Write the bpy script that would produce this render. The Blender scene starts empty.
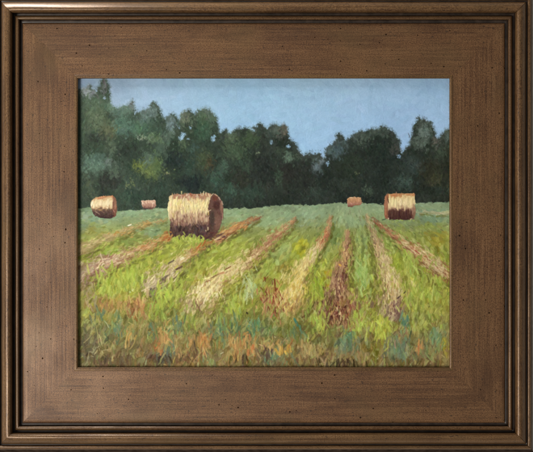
import bpy, math, random
import numpy as np

# ------------------------------------------------------------------ camera, world, lights
scene = bpy.context.scene
K = 0.343 / 371.3            # metres per photograph pixel on the flat of the frame (13.5 inch sight opening)
CX, CZ = 0.0, 1.50           # centre of the picture on the wall
HP = 20.0                    # height of the flat panel above the wall, mm
DCAM = 0.70                  # camera to flat panel, m
PXC, PYC = 263.75, 222.9     # photograph pixel of the picture's centre

cam_d = bpy.data.cameras.new('camera')
cam = bpy.data.objects.new('camera', cam_d)
scene.collection.objects.link(cam)
cam.location = (CX + (266.5 - PXC) * K, -HP / 1000 - DCAM, CZ - (226 - PYC) * K)
cam.rotation_euler = (math.radians(90), 0, 0)
cam_d.sensor_width = 36
cam_d.lens = 36 * DCAM / (533 * K)
cam_d.clip_start = 0.01
cam_d.clip_end = 50
scene.camera = cam

world = bpy.data.worlds.new('World')
scene.world = world
world.use_nodes = True
bg = world.node_tree.nodes['Background']
bg.inputs['Color'].default_value = (1.0, 0.96, 0.90, 1)
bg.inputs['Strength'].default_value = 0.22

def area_light(name, loc, target, sx, sz, power, col):
    d = bpy.data.lights.new(name, 'AREA')
    d.shape = 'RECTANGLE'; d.size = sx; d.size_y = sz
    d.energy = power; d.color = col
    o = bpy.data.objects.new(name, d)
    scene.collection.objects.link(o)
    o.location = loc
    from mathutils import Vector
    o.rotation_euler = (Vector(target) - Vector(loc)).to_track_quat('-Z', 'Y').to_euler()
    return o

area_light('window_light', (-1.02, -1.42, 0.98), (0.05, 0, 1.46), 0.75, 0.9, 30.5, (1.0, 0.945, 0.865))
area_light('overhead_light', (-0.34, -0.055, 2.10), (-0.08, -.02, 1.70), 0.5, 0.05, 7, (1.0, 0.97, 0.93))

vs = scene.view_settings
vs.view_transform = 'Standard'
vs.look = 'None'
vs.exposure = 0.0
vs.gamma = 1.0
vs.use_curve_mapping = False

rng = np.random.default_rng(11)
random.seed(5)

# ------------------------------------------------------------------ materials
def new_mat(name):
    m = bpy.data.materials.new(name)
    m.use_nodes = True
    nt = m.node_tree
    return m, nt, nt.nodes['Principled BSDF']

def srgb(h):
    h = h.lstrip('#')
    c = [int(h[i:i + 2], 16) / 255 for i in (0, 2, 4)]
    return tuple(x / 12.92 if x <= 0.04045 else ((x + 0.055) / 1.055) ** 2.4 for x in c) + (1,)

class N:
    """small helper around a node tree"""
    def __init__(self, nt): self.nt = nt
    def n(self, typ, **kw):
        nd = self.nt.nodes.new(typ)
        for k, v in kw.items(): setattr(nd, k, v)
        return nd
    def link(self, a, b): self.nt.links.new(a, b)
    def noise(self, vec, scale, detail=3, rough=0.55):
        t = self.n('ShaderNodeTexNoise')
        t.inputs['Scale'].default_value = scale
        t.inputs['Detail'].default_value = detail
        t.inputs['Roughness'].default_value = rough
        self.link(vec, t.inputs['Vector'])
        return t.outputs['Fac']
    def scaled(self, vec, s, off=(0, 0, 0)):
        m = self.n('ShaderNodeMapping')
        m.inputs['Scale'].default_value = s
        m.inputs['Location'].default_value = off
        self.link(vec, m.inputs['Vector'])
        return m.outputs['Vector']
    def ramp(self, fac, stops):
        r = self.n('ShaderNodeValToRGB')
        while len(r.color_ramp.elements) < len(stops): r.color_ramp.elements.new(0.5)
        for e, (p, c) in zip(r.color_ramp.elements, stops):
            e.position = p
            e.color = c if len(c) == 4 else tuple(c) + (1,)
        self.link(fac, r.inputs['Fac'])
        return r.outputs['Color']
    def mix(self, fac, a, b, blend='MIX'):
        m = self.n('ShaderNodeMix', data_type='RGBA', blend_type=blend)
        for s, v in ((m.inputs[0], fac), (m.inputs[6], a), (m.inputs[7], b)):
            if hasattr(v, 'is_linked'): self.link(v, s)
            else: s.default_value = v
        return m.outputs[2]
    def math(self, op, a, b=None):
        m = self.n('ShaderNodeMath', operation=op)
        for s, v in ((m.inputs[0], a), (m.inputs[1], b)):
            if v is None: continue
            if hasattr(v, 'is_linked'): self.link(v, s)
            else: s.default_value = v
        return m.outputs[0]

def bronze(name, dark, mid, light, rough, metallic, speck=0.5, seed=0.0, wear=0.5):
    """antiqued bronze wash over wood: brushed along the rail, mottled, speckled"""
    m, nt, b = new_mat(name)
    g = N(nt)
    uv = g.n('ShaderNodeUVMap', uv_map='rail').outputs['UV']      # u metres along rail, v metres across
    oi = g.n('ShaderNodeObjectInfo').outputs['Random']
    comb = g.n('ShaderNodeCombineXYZ')
    g.link(g.math('MULTIPLY', oi, 7.0), comb.inputs['Z'])
    comb.inputs['X'].default_value = seed
    va = g.n('ShaderNodeVectorMath', operation='ADD')
    g.link(uv, va.inputs[0]); g.link(comb.outputs[0], va.inputs[1])
    v = va.outputs[0]
    streak = g.noise(g.scaled(v, (14, 620, 1)), 1.0, 4, 0.6)       # long brush lines
    fine = g.noise(g.scaled(v, (60, 1500, 1)), 1.0, 3, 0.6)
    cross = g.noise(g.scaled(v, (1300, 120, 1)), 1.0, 2, 0.6)      # short cross hatch of the wiped glaze
    mott = g.noise(v, 22, 4, 0.6)
    base = g.ramp(streak, [(0.30, dark), (0.50, mid), (0.72, light)])
    base = g.mix(g.math('MULTIPLY', g.ramp(fine, [(0.42, (0, 0, 0)), (0.62, (1, 1, 1))]), 0.35), base, mid)
    base = g.mix(g.ramp(cross, [(0.50, (0, 0, 0)), (0.75, (0.45, 0.45, 0.45))]), base, dark)
    base = g.mix(g.ramp(mott, [(0.38, (0, 0, 0)), (0.66, (0.5, 0.5, 0.5))]), base, light)
    grit = g.noise(g.scaled(v, (0.55, 1, 1)), 1500, 2, 0.6)
    base = g.mix(g.ramp(grit, [(0.36, (0.75, 0.75, 0.75)), (0.50, (0, 0, 0))]), base, dark)
    base = g.mix(g.ramp(grit, [(0.54, (0, 0, 0)), (0.70, (0.7, 0.7, 0.7))]), base, light)
    vo2 = g.n('ShaderNodeTexVoronoi', feature='F1')
    vo2.inputs['Scale'].default_value = 420
    g.link(g.scaled(v, (0.55, 1, 1), (1.7, .3, 0)), vo2.inputs['Vector'])
    sp2 = g.n('ShaderNodeSeparateColor')
    g.link(vo2.outputs['Color'], sp2.inputs[0])
    tiny = g.math('LESS_THAN', vo2.outputs['Distance'], g.math('MULTIPLY', g.math('MAXIMUM', g.math('SUBTRACT', sp2.outputs[0], 0.80), 0.0), 1.5))
    base = g.mix(g.math('MULTIPLY', tiny, 0.6), base, (0.02, 0.013, 0.009, 1))
    dk = g.noise(g.scaled(v, (9, 34, 1), (3, 1, 0)), 1.0, 5, 0.7)
    base = g.mix(g.ramp(dk, [(0.50, (0, 0, 0)), (0.72, (0.62, 0.62, 0.62))]), base, dark)
    ol = g.noise(g.scaled(v, (1, 1.6, 1), (8, 4, 0)), 16.0, 3, 0.6)
    base = g.mix(g.ramp(ol, [(0.50, (0, 0, 0)), (0.70, (0.40, 0.40, 0.40))]), base, srgb('#5a472b'))
    # specks and dents knocked into the finish
    vo = g.n('ShaderNodeTexVoronoi', feature='F1')
    vo.inputs['Scale'].default_value = 210
    g.link(g.scaled(v, (0.8, 1, 1)), vo.inputs['Vector'])
    sep = g.n('ShaderNodeSeparateColor')
    g.link(vo.outputs['Color'], sep.inputs[0])
    size = g.math('MULTIPLY', g.math('MAXIMUM', g.math('SUBTRACT', sep.outputs[0], 1 - 0.24 * speck), 0.0), 0.42)
    spk = g.math('LESS_THAN', vo.outputs['Distance'], size)
    base = g.mix(g.math('MULTIPLY', spk, 0.86), base, (0.012, 0.008, 0.006, 1))
    # scratchy dark nicks running along the rail
    nick = g.noise(g.scaled(v, (190, 900, 1), (5, 2, 0)), 1.0, 2, 0.5)
    nickm = g.ramp(nick, [(0.655, (0, 0, 0)), (0.72, (0.8, 0.8, 0.8))])
    base = g.mix(g.math('MULTIPLY', nickm, wear), base, (0.02, 0.013, 0.009, 1))
    g.link(base, b.inputs['Base Color'])
    b.inputs['Metallic'].default_value = metallic
    r = g.ramp(mott, [(0.3, (rough + 0.08,) * 3), (0.7, (rough - 0.06,) * 3)])
    g.link(r, b.inputs['Roughness'])
    h = g.math('ADD', g.math('MULTIPLY', streak, 0.8), g.math('MULTIPLY', fine, 0.45))
    h = g.math('SUBTRACT', h, g.math('MULTIPLY', spk, 0.9))
    g.link(g.math('SUBTRACT', 0.5, g.math('MULTIPLY', spk, 0.5)), b.inputs['Specular IOR Level'])
    bp = g.n('ShaderNodeBump')
    bp.inputs['Strength'].default_value = 0.32
    bp.inputs['Distance'].default_value = 0.0005
    g.link(h, bp.inputs['Height'])
    g.link(bp.outputs['Normal'], b.inputs['Normal'])
    return m

M_PANEL = bronze('bronze_wash_panel', srgb('#3b2414'), srgb('#654529'), srgb('#836242'), 0.47, 0.22, 1.6, 0.0, 0.75)
M_BEAD = bronze('bronze_wash_moulding', srgb('#392414'), srgb('#604428'), srgb('#826443'), 0.34, 0.22, 0.6, 3.3, 1.0)
M_THIN = bronze('bronze_wash_fillet', srgb('#3c2616'), srgb('#5c4229'), srgb('#7a5e40'), 0.30, 0.2, 0.1, 6.1, 0.6)
M_EDGE = bronze('bronze_wash_edge', srgb('#402915'), srgb('#624526'), srgb('#7a5e3a'), 0.47, 0.25, 0.2, 9.1, 0.4)

m, nt, b = new_mat('black_blue_channel_paint')
g = N(nt)
tc = g.n('ShaderNodeTexCoord').outputs['Object']
f = g.noise(tc, 160, 4, 0.6)
g.link(g.ramp(f, [(0.35, (0.020, 0.014, 0.011)), (0.75, (0.058, 0.040, 0.030))]), b.inputs['Base Color'])
b.inputs['Roughness'].default_value = 0.42
M_CHAN = m
M_SIDE_SHADE = m.copy(); M_SIDE_SHADE.name = 'black_brown_side_shade'  # near-black side colour, also standing in for the shadow round the frame
M_SIDE_SHADE.node_tree.nodes['Principled BSDF'].inputs['Roughness'].default_value = 1.0
M_SIDE_SHADE.node_tree.nodes['Principled BSDF'].inputs['Specular IOR Level'].default_value = 0.0

m, nt, b = new_mat('off_white_wall_paint')
g = N(nt)
tc = g.n('ShaderNodeTexCoord').outputs['Object']
f = g.noise(tc, 260, 4, 0.6)
g.link(g.ramp(f, [(0.3, srgb('#b9b0a2')), (0.7, srgb('#cfc6b8'))]), b.inputs['Base Color'])
b.inputs['Roughness'].default_value = 0.8
bp = g.n('ShaderNodeBump'); bp.inputs['Strength'].default_value = 0.5; bp.inputs['Distance'].default_value = 0.001
g.link(f, bp.inputs['Height']); g.link(bp.outputs['Normal'], b.inputs['Normal'])
M_WALL = m

m, nt, b = new_mat('raw_canvas_board')
g = N(nt)
tc = g.n('ShaderNodeTexCoord').outputs['Object']
f = g.noise(tc, 700, 2, 0.5)
g.link(g.ramp(f, [(0.3, srgb('#a89c86')), (0.7, srgb('#c4b9a4'))]), b.inputs['Base Color'])
b.inputs['Roughness'].default_value = 0.9
M_BOARD = m

m, nt, b = new_mat('oil_paint')
g = N(nt)
at = g.n('ShaderNodeAttribute', attribute_name='pigment')
tc = g.n('ShaderNodeTexCoord').outputs['Object']
mott = g.noise(tc, 900, 3, 0.6)
colr = g.mix(0.10, at.outputs['Color'], g.ramp(mott, [(0.3, (0, 0, 0)), (0.7, (1, 1, 1))]), 'SOFT_LIGHT')
g.link(colr, b.inputs['Base Color'])
b.inputs['Roughness'].default_value = 0.5
b.inputs['Specular IOR Level'].default_value = 0.08
# woven canvas tooth under the paint
w1 = g.n('ShaderNodeTexWave', wave_type='BANDS', bands_direction='X'); w1.inputs['Scale'].default_value = 330
w2 = g.n('ShaderNodeTexWave', wave_type='BANDS', bands_direction='Z'); w2.inputs['Scale'].default_value = 330
for w in (w1, w2):
    w.inputs['Distortion'].default_value = 1.2
    g.link(tc, w.inputs['Vector'])
hh = g.math('ADD', g.math('MULTIPLY', g.math('MULTIPLY', w1.outputs['Fac'], w2.outputs['Fac']), 0.22), mott)
bp = g.n('ShaderNodeBump'); bp.inputs['Strength'].default_value = 0.22; bp.inputs['Distance'].default_value = 0.0003
g.link(hh, bp.inputs['Height']); g.link(bp.outputs['Normal'], b.inputs['Normal'])
M_PAINT = m

# ------------------------------------------------------------------ setting
def mesh_obj(name, verts, faces, mat, parent=None):
    me = bpy.data.meshes.new(name)
    me.from_pydata(verts, [], faces)
    me.update()
    me.materials.append(mat)
    o = bpy.data.objects.new(name, me)
    scene.collection.objects.link(o)
    o.parent = parent
    return o

wall = mesh_obj('wall', [(-1.6, 0, 0), (1.6, 0, 0), (1.6, 0, 2.8), (-1.6, 0, 2.8),
                         (-1.6, .1, 0), (1.6, .1, 0), (1.6, .1, 2.8), (-1.6, .1, 2.8)],
                [(0, 1, 2, 3), (5, 4, 7, 6), (4, 0, 3, 7), (1, 5, 6, 2), (3, 2, 6, 7), (4, 5, 1, 0)], M_WALL)
wall['kind'] = 'structure'
wall['label'] = 'plain off white wall behind the framed painting'

# ------------------------------------------------------------------ the frame
HX = 371.3 / 2 * K * 1000      # half sight opening, mm
HZ = 288.4 / 2 * K * 1000
BASE_Z = CZ - (HZ + 84 * K * 1000) / 1000
root = bpy.data.objects.new('framed_painting', None)
scene.collection.objects.link(root)
root.location = (CX, 0, BASE_Z)
root['label'] = 'hay field oil painting in a wide antiqued bronze wood frame'
root['category'] = 'painting'

def td(d, h):
    """photograph distance from the sight edge (px) at height h (mm) -> true distance (mm)"""
    a = 165.0
    return ((a + d) * (DCAM * 1000 - (h - HP)) / (DCAM * 1000) - a) * K * 1000

SEG = 60
def rail_piece(name, side, prof, mat, parent, gap=0.0, smooth=True, wob=0.05):
    """sweep a profile [(d px, h mm)...] along one mitred side of the frame"""
    hx, hz = (HX, HZ) if side in 'TB' else (HZ, HX)
    pts = [(td(d, h), h) for d, h in prof]
    verts, uvs = [], []
    acc = [0.0]
    for a, c in zip(pts, pts[1:]):
        acc.append(acc[-1] + math.hypot(c[0] - a[0], c[1] - a[1]))
    ph = random.uniform(0, 50)
    for i in range(SEG + 1):
        t = -1 + 2 * i / SEG
        for j, (d, h) in enumerate(pts):
            L = hx + d - gap
            x = t * L
            wv = wob * (math.sin(ph + x * 0.031) * 0.6 + math.sin(ph * 2 + x * 0.083 + j * .2) * 0.4)
            o = hz + d + (wv if 0 < j < len(pts) - 1 else wv)
            hh = h + wv * 0.7
            if side == 'T': p = (x, -hh, o)
            elif side == 'B': p = (-x, -hh, -o)
            elif side == 'R': p = (o, -hh, -x)
            else: p = (-o, -hh, x)
            verts.append((p[0] / 1000, p[1] / 1000, p[2] / 1000 + CZ - BASE_Z))
            uvs.append((x / 1000, (pts[0][0] + acc[j]) / 1000))
    n = len(pts)
    faces = []
    for i in range(SEG):
        for j in range(n - 1):
            a = i * n + j
            faces.append((a, a + n, a + n + 1, a + 1))
    # close the mitred ends
    for ring, rev in ((0, False), (SEG, True)):
        k0 = len(verts)
        for j in range(n):
            verts.append(verts[ring * n + j]); uvs.append(uvs[ring * n + j])
        idx = list(range(k0, k0 + n))
        faces.append(tuple(reversed(idx)) if rev else tuple(idx))
    o = mesh_obj(name, verts, faces, mat, parent)
    me = o.data
    uvl = me.uv_layers.new(name='rail')
    for lp in me.loops: uvl.data[lp.index].uv = uvs[lp.vertex_index]
    if smooth:
        for p in me.polygons: p.use_smooth = len(p.vertices) == 4
    return o

P_EDGE = [(0.0, 14.5), (0.0, 18.6), (0.25, 19.3), (0.8, 19.85), (1.8, 20.1), (3.0, 20.1), (3.7, 20.0), (3.8, 19.9), (3.8, 14.5)]
P_PANEL = [(3.72, 14.5), (3.72, 19.97), (4.0, 20.0), (20, 20.05), (40, 20.0), (50.5, 19.95), (52.5, 19.8), (54.0, 19.5), (55.0, 19.0), (55.4, 18.2), (55.5, 15.0)]
P_CH1 = [(55.4, 14.0), (55.4, 17.0), (57.0, 16.6), (59.0, 17.0), (59.0, 14.0)]
P_THIN = [(58.7, 14.5), (58.7, 19.0), (59.2, 20.4), (60.2, 21.2), (60.9, 21.45), (61.7, 21.2), (62.5, 20.4), (63.0, 19.0), (63.0, 14.5)]
P_CH2 = [(62.9, 14.0), (62.9, 17.0), (64.2, 16.6), (65.7, 17.0), (65.7, 14.0)]
P_BIG = [(65.6, 8.0), (65.6, 19.6), (65.75, 21.4), (66.2, 23.2), (66.9, 24.8), (67.9, 26.1), (69.2, 26.9), (70.6, 27.1), (72.0, 26.8),
         (73.4, 25.9), (74.6, 24.6), (75.6, 22.8), (76.3, 20.8), (76.6, 19.0), (76.6, 8.0)]
P_CH3 = [(76.5, 8.0), (76.5, 18.2), (77.3, 17.7), (78.2, 18.2), (78.2, 8.0)]
P_LIP = [(78.1, 0.0), (78.1, 18.8), (78.4, 19.9), (79.2, 20.6), (80.4, 20.7), (81.4, 20.2), (82.0, 19.0), (82.1, 18.0), (82.1, 0.0)]
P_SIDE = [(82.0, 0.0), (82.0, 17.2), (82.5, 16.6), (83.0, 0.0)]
P_SIDE_SHADE = [(82.0, 0.0), (82.0, 17.2), (82.9, 16.6), (86.5, 0.0)]  # flared wider to put a shadow band under the bottom rail

rail_words = {'T': 'top', 'B': 'bottom', 'L': 'left', 'R': 'right'}
for side in 'TRBL':
    r = rail_piece('frame_rail', side, P_LIP, M_BEAD, root, 0.10)
    r['label'] = rail_words[side] + ' rail of the bronze frame with its outer lip'
    rail_piece('rounded_moulding', side, P_BIG, M_BEAD, r, 0.14, wob=0.10)
    rail_piece('thin_bead', side, P_THIN, M_THIN, r, 0.08)
    rail_piece('flat_panel', side, P_PANEL, M_PANEL, r, 0.03, smooth=False, wob=0.0)
    rail_piece('sight_edge', side, P_EDGE, M_EDGE, r, 0.0, wob=0.02)
    rail_piece('shaded_outer_side', side, P_SIDE_SHADE if side == 'B' else P_SIDE, M_SIDE_SHADE, r, 0.05)
    for pr in (P_CH1, P_CH2, P_CH3):
        rail_piece('dark_channel', side, pr, M_CHAN, r, 0.0)

# ------------------------------------------------------------------ the painting, laid down stroke by stroke
S = 2.2                              # paint samples per photograph pixel
X0, Y0, X1, Y1 = 75.0, 75.5, 452.5, 370.5
W = int((X1 - X0) * S); H = int((Y1 - Y0) * S)
gx = X0 + np.arange(W) / S
gy = Y0 + np.arange(H) / S
GX, GY = np.meshgrid(gx, gy)

def hexc(h):
    h = h.lstrip('#')
    return np.array([int(h[i:i + 2], 16) for i in (0, 2, 4)], float)

def vnoise(scale, seed, octs=3):
    """smooth value noise over the canvas, about 0..1"""
    r = np.random.default_rng(seed)
    out = np.zeros((H, W)); amp = 1.0; tot = 0
    for _ in range(octs):
        nx = int((X1 - X0) / scale) + 3; ny = int((Y1 - Y0) / scale) + 3
        t = r.random((ny, nx))
        fx = (GX - X0) / scale; fy = (GY - Y0) / scale
        ix = fx.astype(int); iy = fy.astype(int)
        ux = fx - ix; uy = fy - iy
        ux = ux * ux * (3 - 2 * ux); uy = uy * uy * (3 - 2 * uy)
        v = (t[iy, ix] * (1 - ux) + t[iy, ix + 1] * ux) * (1 - uy) + (t[iy + 1, ix] * (1 - ux) + t[iy + 1, ix + 1] * ux) * uy
        out += v * amp; tot += amp; amp *= 0.55; scale = max(scale * 0.5, 0.8)
    return out / tot

# ---- what colour goes where
sky_x = [75, 110, 150, 200, 250, 300, 350, 400, 452]
sky_top = ['#7f95ac', '#8ba2b8', '#8fabc4', '#8fb0ca', '#92b4cf', '#93b4ce', '#92b2ce', '#92b2cf', '#92b3d2']
sky_bot = ['#97acc2', '#9db4cc', '#9bb8d2', '#97bbd9', '#97bcdb', '#96bbdc', '#95b9dc', '#96b8dc', '#96b8dc']
def interp_cols(xs, cols, q):
    a = np.array([hexc(c) for c in cols])
    return np.stack([np.interp(q, xs, a[:, k]) for k in range(3)], -1)
ty = np.clip((GY - 79) / 62, 0, 1)[..., None]
T = interp_cols(sky_x, sky_top, GX) * (1 - ty) + interp_cols(sky_x, sky_bot, GX) * ty
T += ((vnoise(22, 1) - .5) * 14)[..., None] + ((vnoise(60, 2) - .5) * 10)[..., None] * np.array([1, .7, .4])
SKY = T.copy()

# tree tops, left to right
ctx = np.array([75,81,86,89,92,97,100,102.3,103.5,105.5,108,109,109.6,111,113,118,122,125,128,131,133,133.8,134.6,138,142,146,147.5,151,155,159,161,162.5,
 164.5,167,172,177,178.4,179.2,181,184,189,193,195,196.2,199,204,207,210,213,216,217.5,218.2,222,226,231,236,240,246,251,255,260,263,267,270,274,280,285,287,
 288,289.5,293,297,300,305,313,318,322,325.2,326.5,328,331,334,338,342,345,349,352,357,362,367,372,377,381,384,388,391,395,398,400,401.5,404,407,410,411.5,
 414,416,420,425,430,432,433.2,435,438,441,444,446,449,453])
cty = np.array([92,91,87,85,89,91,88,81,80,79.5,84,90,97,102,106,107,105,104,104,102.5,101,107,113,115,114,112,107,105.5,106,109,116,120,
 119,116,115,118,125,125,117,112,109,111,113.5,112,109,107,108,112,115,120,127,133,133,132,131,130,128,127,130,128,125,128,131,128,124.5,124,124,128,
 134,140,143,148,152,154,154,155,157.5,158,150,147,146,142,136,137,140,141,137.5,135,133,132,130,128,126,126.5,129,132,136,140,145,152,150,147,144,138,
 124,121,122,121,122,125,131,137,140,139.5,135,131,128,127])
ctx = ctx + np.arange(len(ctx)) * 1e-4
ragged = (vnoise(2.6, 31, 2) - .5) * 6.5 + (vnoise(6.5, 32, 2) - .5) * 8.5
tree_top = np.interp(GX, ctx, cty)
base_x = [75, 90, 118, 140, 165, 224, 250, 270, 290, 302, 320, 335, 345, 365, 385, 415, 425, 453]
base_y = [208, 208.5, 211, 209.5, 208, 209, 208.5, 206.5, 205, 205.5, 204.5, 202.8, 203.4, 203.4, 204.5, 204.2, 203, 201.5]
field_top = np.interp(GX, base_x, base_y) + (vnoise(5, 33, 2) - .5) * 2.4
tree_m = (GY > tree_top + ragged) & (GY < field_top)
field_m = GY >= field_top
tree_full = tree_m.copy()
# places where sky shows through the leaves: x, y, rx, ry
holes = [(182, 135, 3.6, 5), (179.5, 128, 1.2, 3.6), (190.5, 127.5, 1.4, 1.6), (188, 139, 1.6, 1.2), (213.5, 138, 2.4, 4), (271.5, 142, 1.5, 3.2), (288.5, 146.5, 2.4, 1.8), (327.6, 163, 1.8, 3), (399, 156, 1.8, 3), (104.5, 98, 1.6, 1.8)]
holes = [(a_, b_, c_ * .8, d_ * .8) for a_, b_, c_, d_ in holes]
for hx_, hy_, ra, rb in holes:
    e = ((GX - hx_) / ra) ** 2 + ((GY - hy_) / rb) ** 2 + (ragged * .35)
    tree_m &= ~(e < 1)

tb = interp_cols([75, 130, 200, 260, 320, 400, 453], ['#39453b', '#354238', '#303c33', '#2e3630', '#2b332e', '#2b342f', '#30362d'], GX)
tb = tb + ((vnoise(14, 3) - .5) * 22)[..., None]
def blobs(base, lst, seed, strength=.9, warp=4.0):
    wx = (vnoise(9, seed, 3) - .5) * 2 * warp; wy = (vnoise(9, seed + 1, 3) - .5) * 2 * warp
    for x, y, rx, ry, c in lst:
        e = ((GX + wx - x) / rx) ** 2 + ((GY + wy - y) / ry) ** 2
        a = (np.clip(1.35 - e, 0, 1) * strength)[..., None]
        base = base * (1 - a) + hexc(c) * a
    return base
tree_blobs = [
 (88,91,7,6,'#767e82'),(104.5,87,3.6,8,'#67676c'),(95,105,14,11,'#4a5a4b'),(89,122,8,16,'#475445'),(99,118,8,12,'#4f5c4a'),(110,108,6,6,'#4d6151'),
 (122,111,10,6,'#546a5e'),(131,106,3,5,'#5e6a6a'),(124,126,17,9,'#4a6256'),(108,131,8,9,'#505642'),(96,136,9,4,'#2d332f'),(145,119,6,8,'#5d706c'),(140,128,8,6,'#48644f'),
 (152,128,9,10,'#3c4f44'),(153,112,6,6,'#60726f'),(143,136,5,3,'#6c7c68'),(153,138,6,6,'#55684f'),(171,124,6,10,'#64777a'),(168,136,6,6,'#516257'),(185,119,6,8,'#5c6757'),(188,131,5,6,'#344034'),
 (204,117,11,10,'#465947'),(206,112,8,5,'#4f5c54'),(203,132,9,10,'#3e5646'),(213,122,4,7,'#4d6050'),
 (98,160,14,8,'#4a5e54'),(91,166,9,6,'#506659'),(108,162,4.5,6,'#5a6962'),(110,146,6,9,'#4d594a'),(125,151,11,8,'#2a332d'),(138,166,6,5,'#5f6c3a'),(149,160,8,5,'#55685a'),
 (150,172,9,9,'#55633f'),(143,170,5,4,'#566440'),(128,186,3.5,3.5,'#616e4a'),(127,196,4,6,'#3b5345'),(110,181,11,10,'#2b2f2b'),(115,172,5,4,'#4b594c'),(90,190,5,9,'#414b3b'),
 (104,196,8,6,'#28322d'),(136,196,12,8,'#2d3d34'),(157,166,6,9,'#4d5f3f'),(166,173.5,4.5,2,'#6a744c'),(160,151,6,9,'#45564a'),(176,160,9,10,'#26302f'),(160,190,9,7,'#33433a'),
 (190,184,14,8,'#212a2b'),(205,160,8,10,'#404b38'),(210,163,3.5,6,'#433c2e'),(194,150,6,8,'#3d5149'),(189,166,6,7,'#33483f'),(215,181,7,8,'#3a5247'),(223,166,4,9,'#445a4c'),(184,146,5,5,'#4b5b48'),
 (235,150,12,10,'#415240'),(232,138,7,6,'#4c5a48'),(250,138,8,8,'#40503c'),(246,166,8,8,'#3a4b3e'),(240,180,9,9,'#33362f'),(260,170,13,14,'#292f2c'),(258,153,2.2,1.4,'#718268'),(276,132,8,7,'#4f5b53'),
 (284,131,3,6,'#5c5a52'),(288,158,5,5,'#586c5e'),(295,157,4,3,'#4c5d50'),(280,150,6,6,'#3b463c'),(286,174,10,10,'#2c2d2a'),(252,193,12,8,'#324239'),(232,191,5,7,'#3b5346'),(278,176,4,7,'#3a4a3e'),
 (316,166,6,7,'#5e6d72'),(321,160,3,4,'#66767e'),(336,152,10,6,'#48595d'),(340,142,6,4,'#4c5b5c'),(350,166,15,12,'#2d362e'),(357,173,3,1.2,'#5f6648'),(305,176,11,15,'#2c312d'),(315,193,8,6,'#36433b'),
 (368,191,6,5,'#465447'),(364,140,10,6,'#4a574e'),(380,133,9,5,'#414d46'),(348,185,8,5,'#364138'),(386,152,8,10,'#28322d'),(395,150,3.5,7,'#4a4a48'),(412,165,12,10,'#384340'),(404,182,10,6,'#41524b'),
 (430,171,12,14,'#33352a'),(424,131,8,9,'#5f6f69'),(420,143,8,6,'#57645d'),(447,138,4,7,'#586661'),(440,152,7,8,'#404b40'),(434,143,4,4,'#5a5a54'),(440,192,8,5,'#2f3a33'),(436,178,6,5,'#474a36')]
tb = blobs(tb, tree_blobs, 41)
tb = tb * np.interp(GX, [75, 200, 453], [1.13, 1.04, 1.0])[..., None]
rim = np.clip(1 - (GY - tree_top - ragged) / 7.0, 0, 1)[..., None] * .55
tb = tb * (1 - rim) + (np.array([96., 108, 104]) * .6 + tb * .45) * rim        # greyed, thinly scumbled tops

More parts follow.
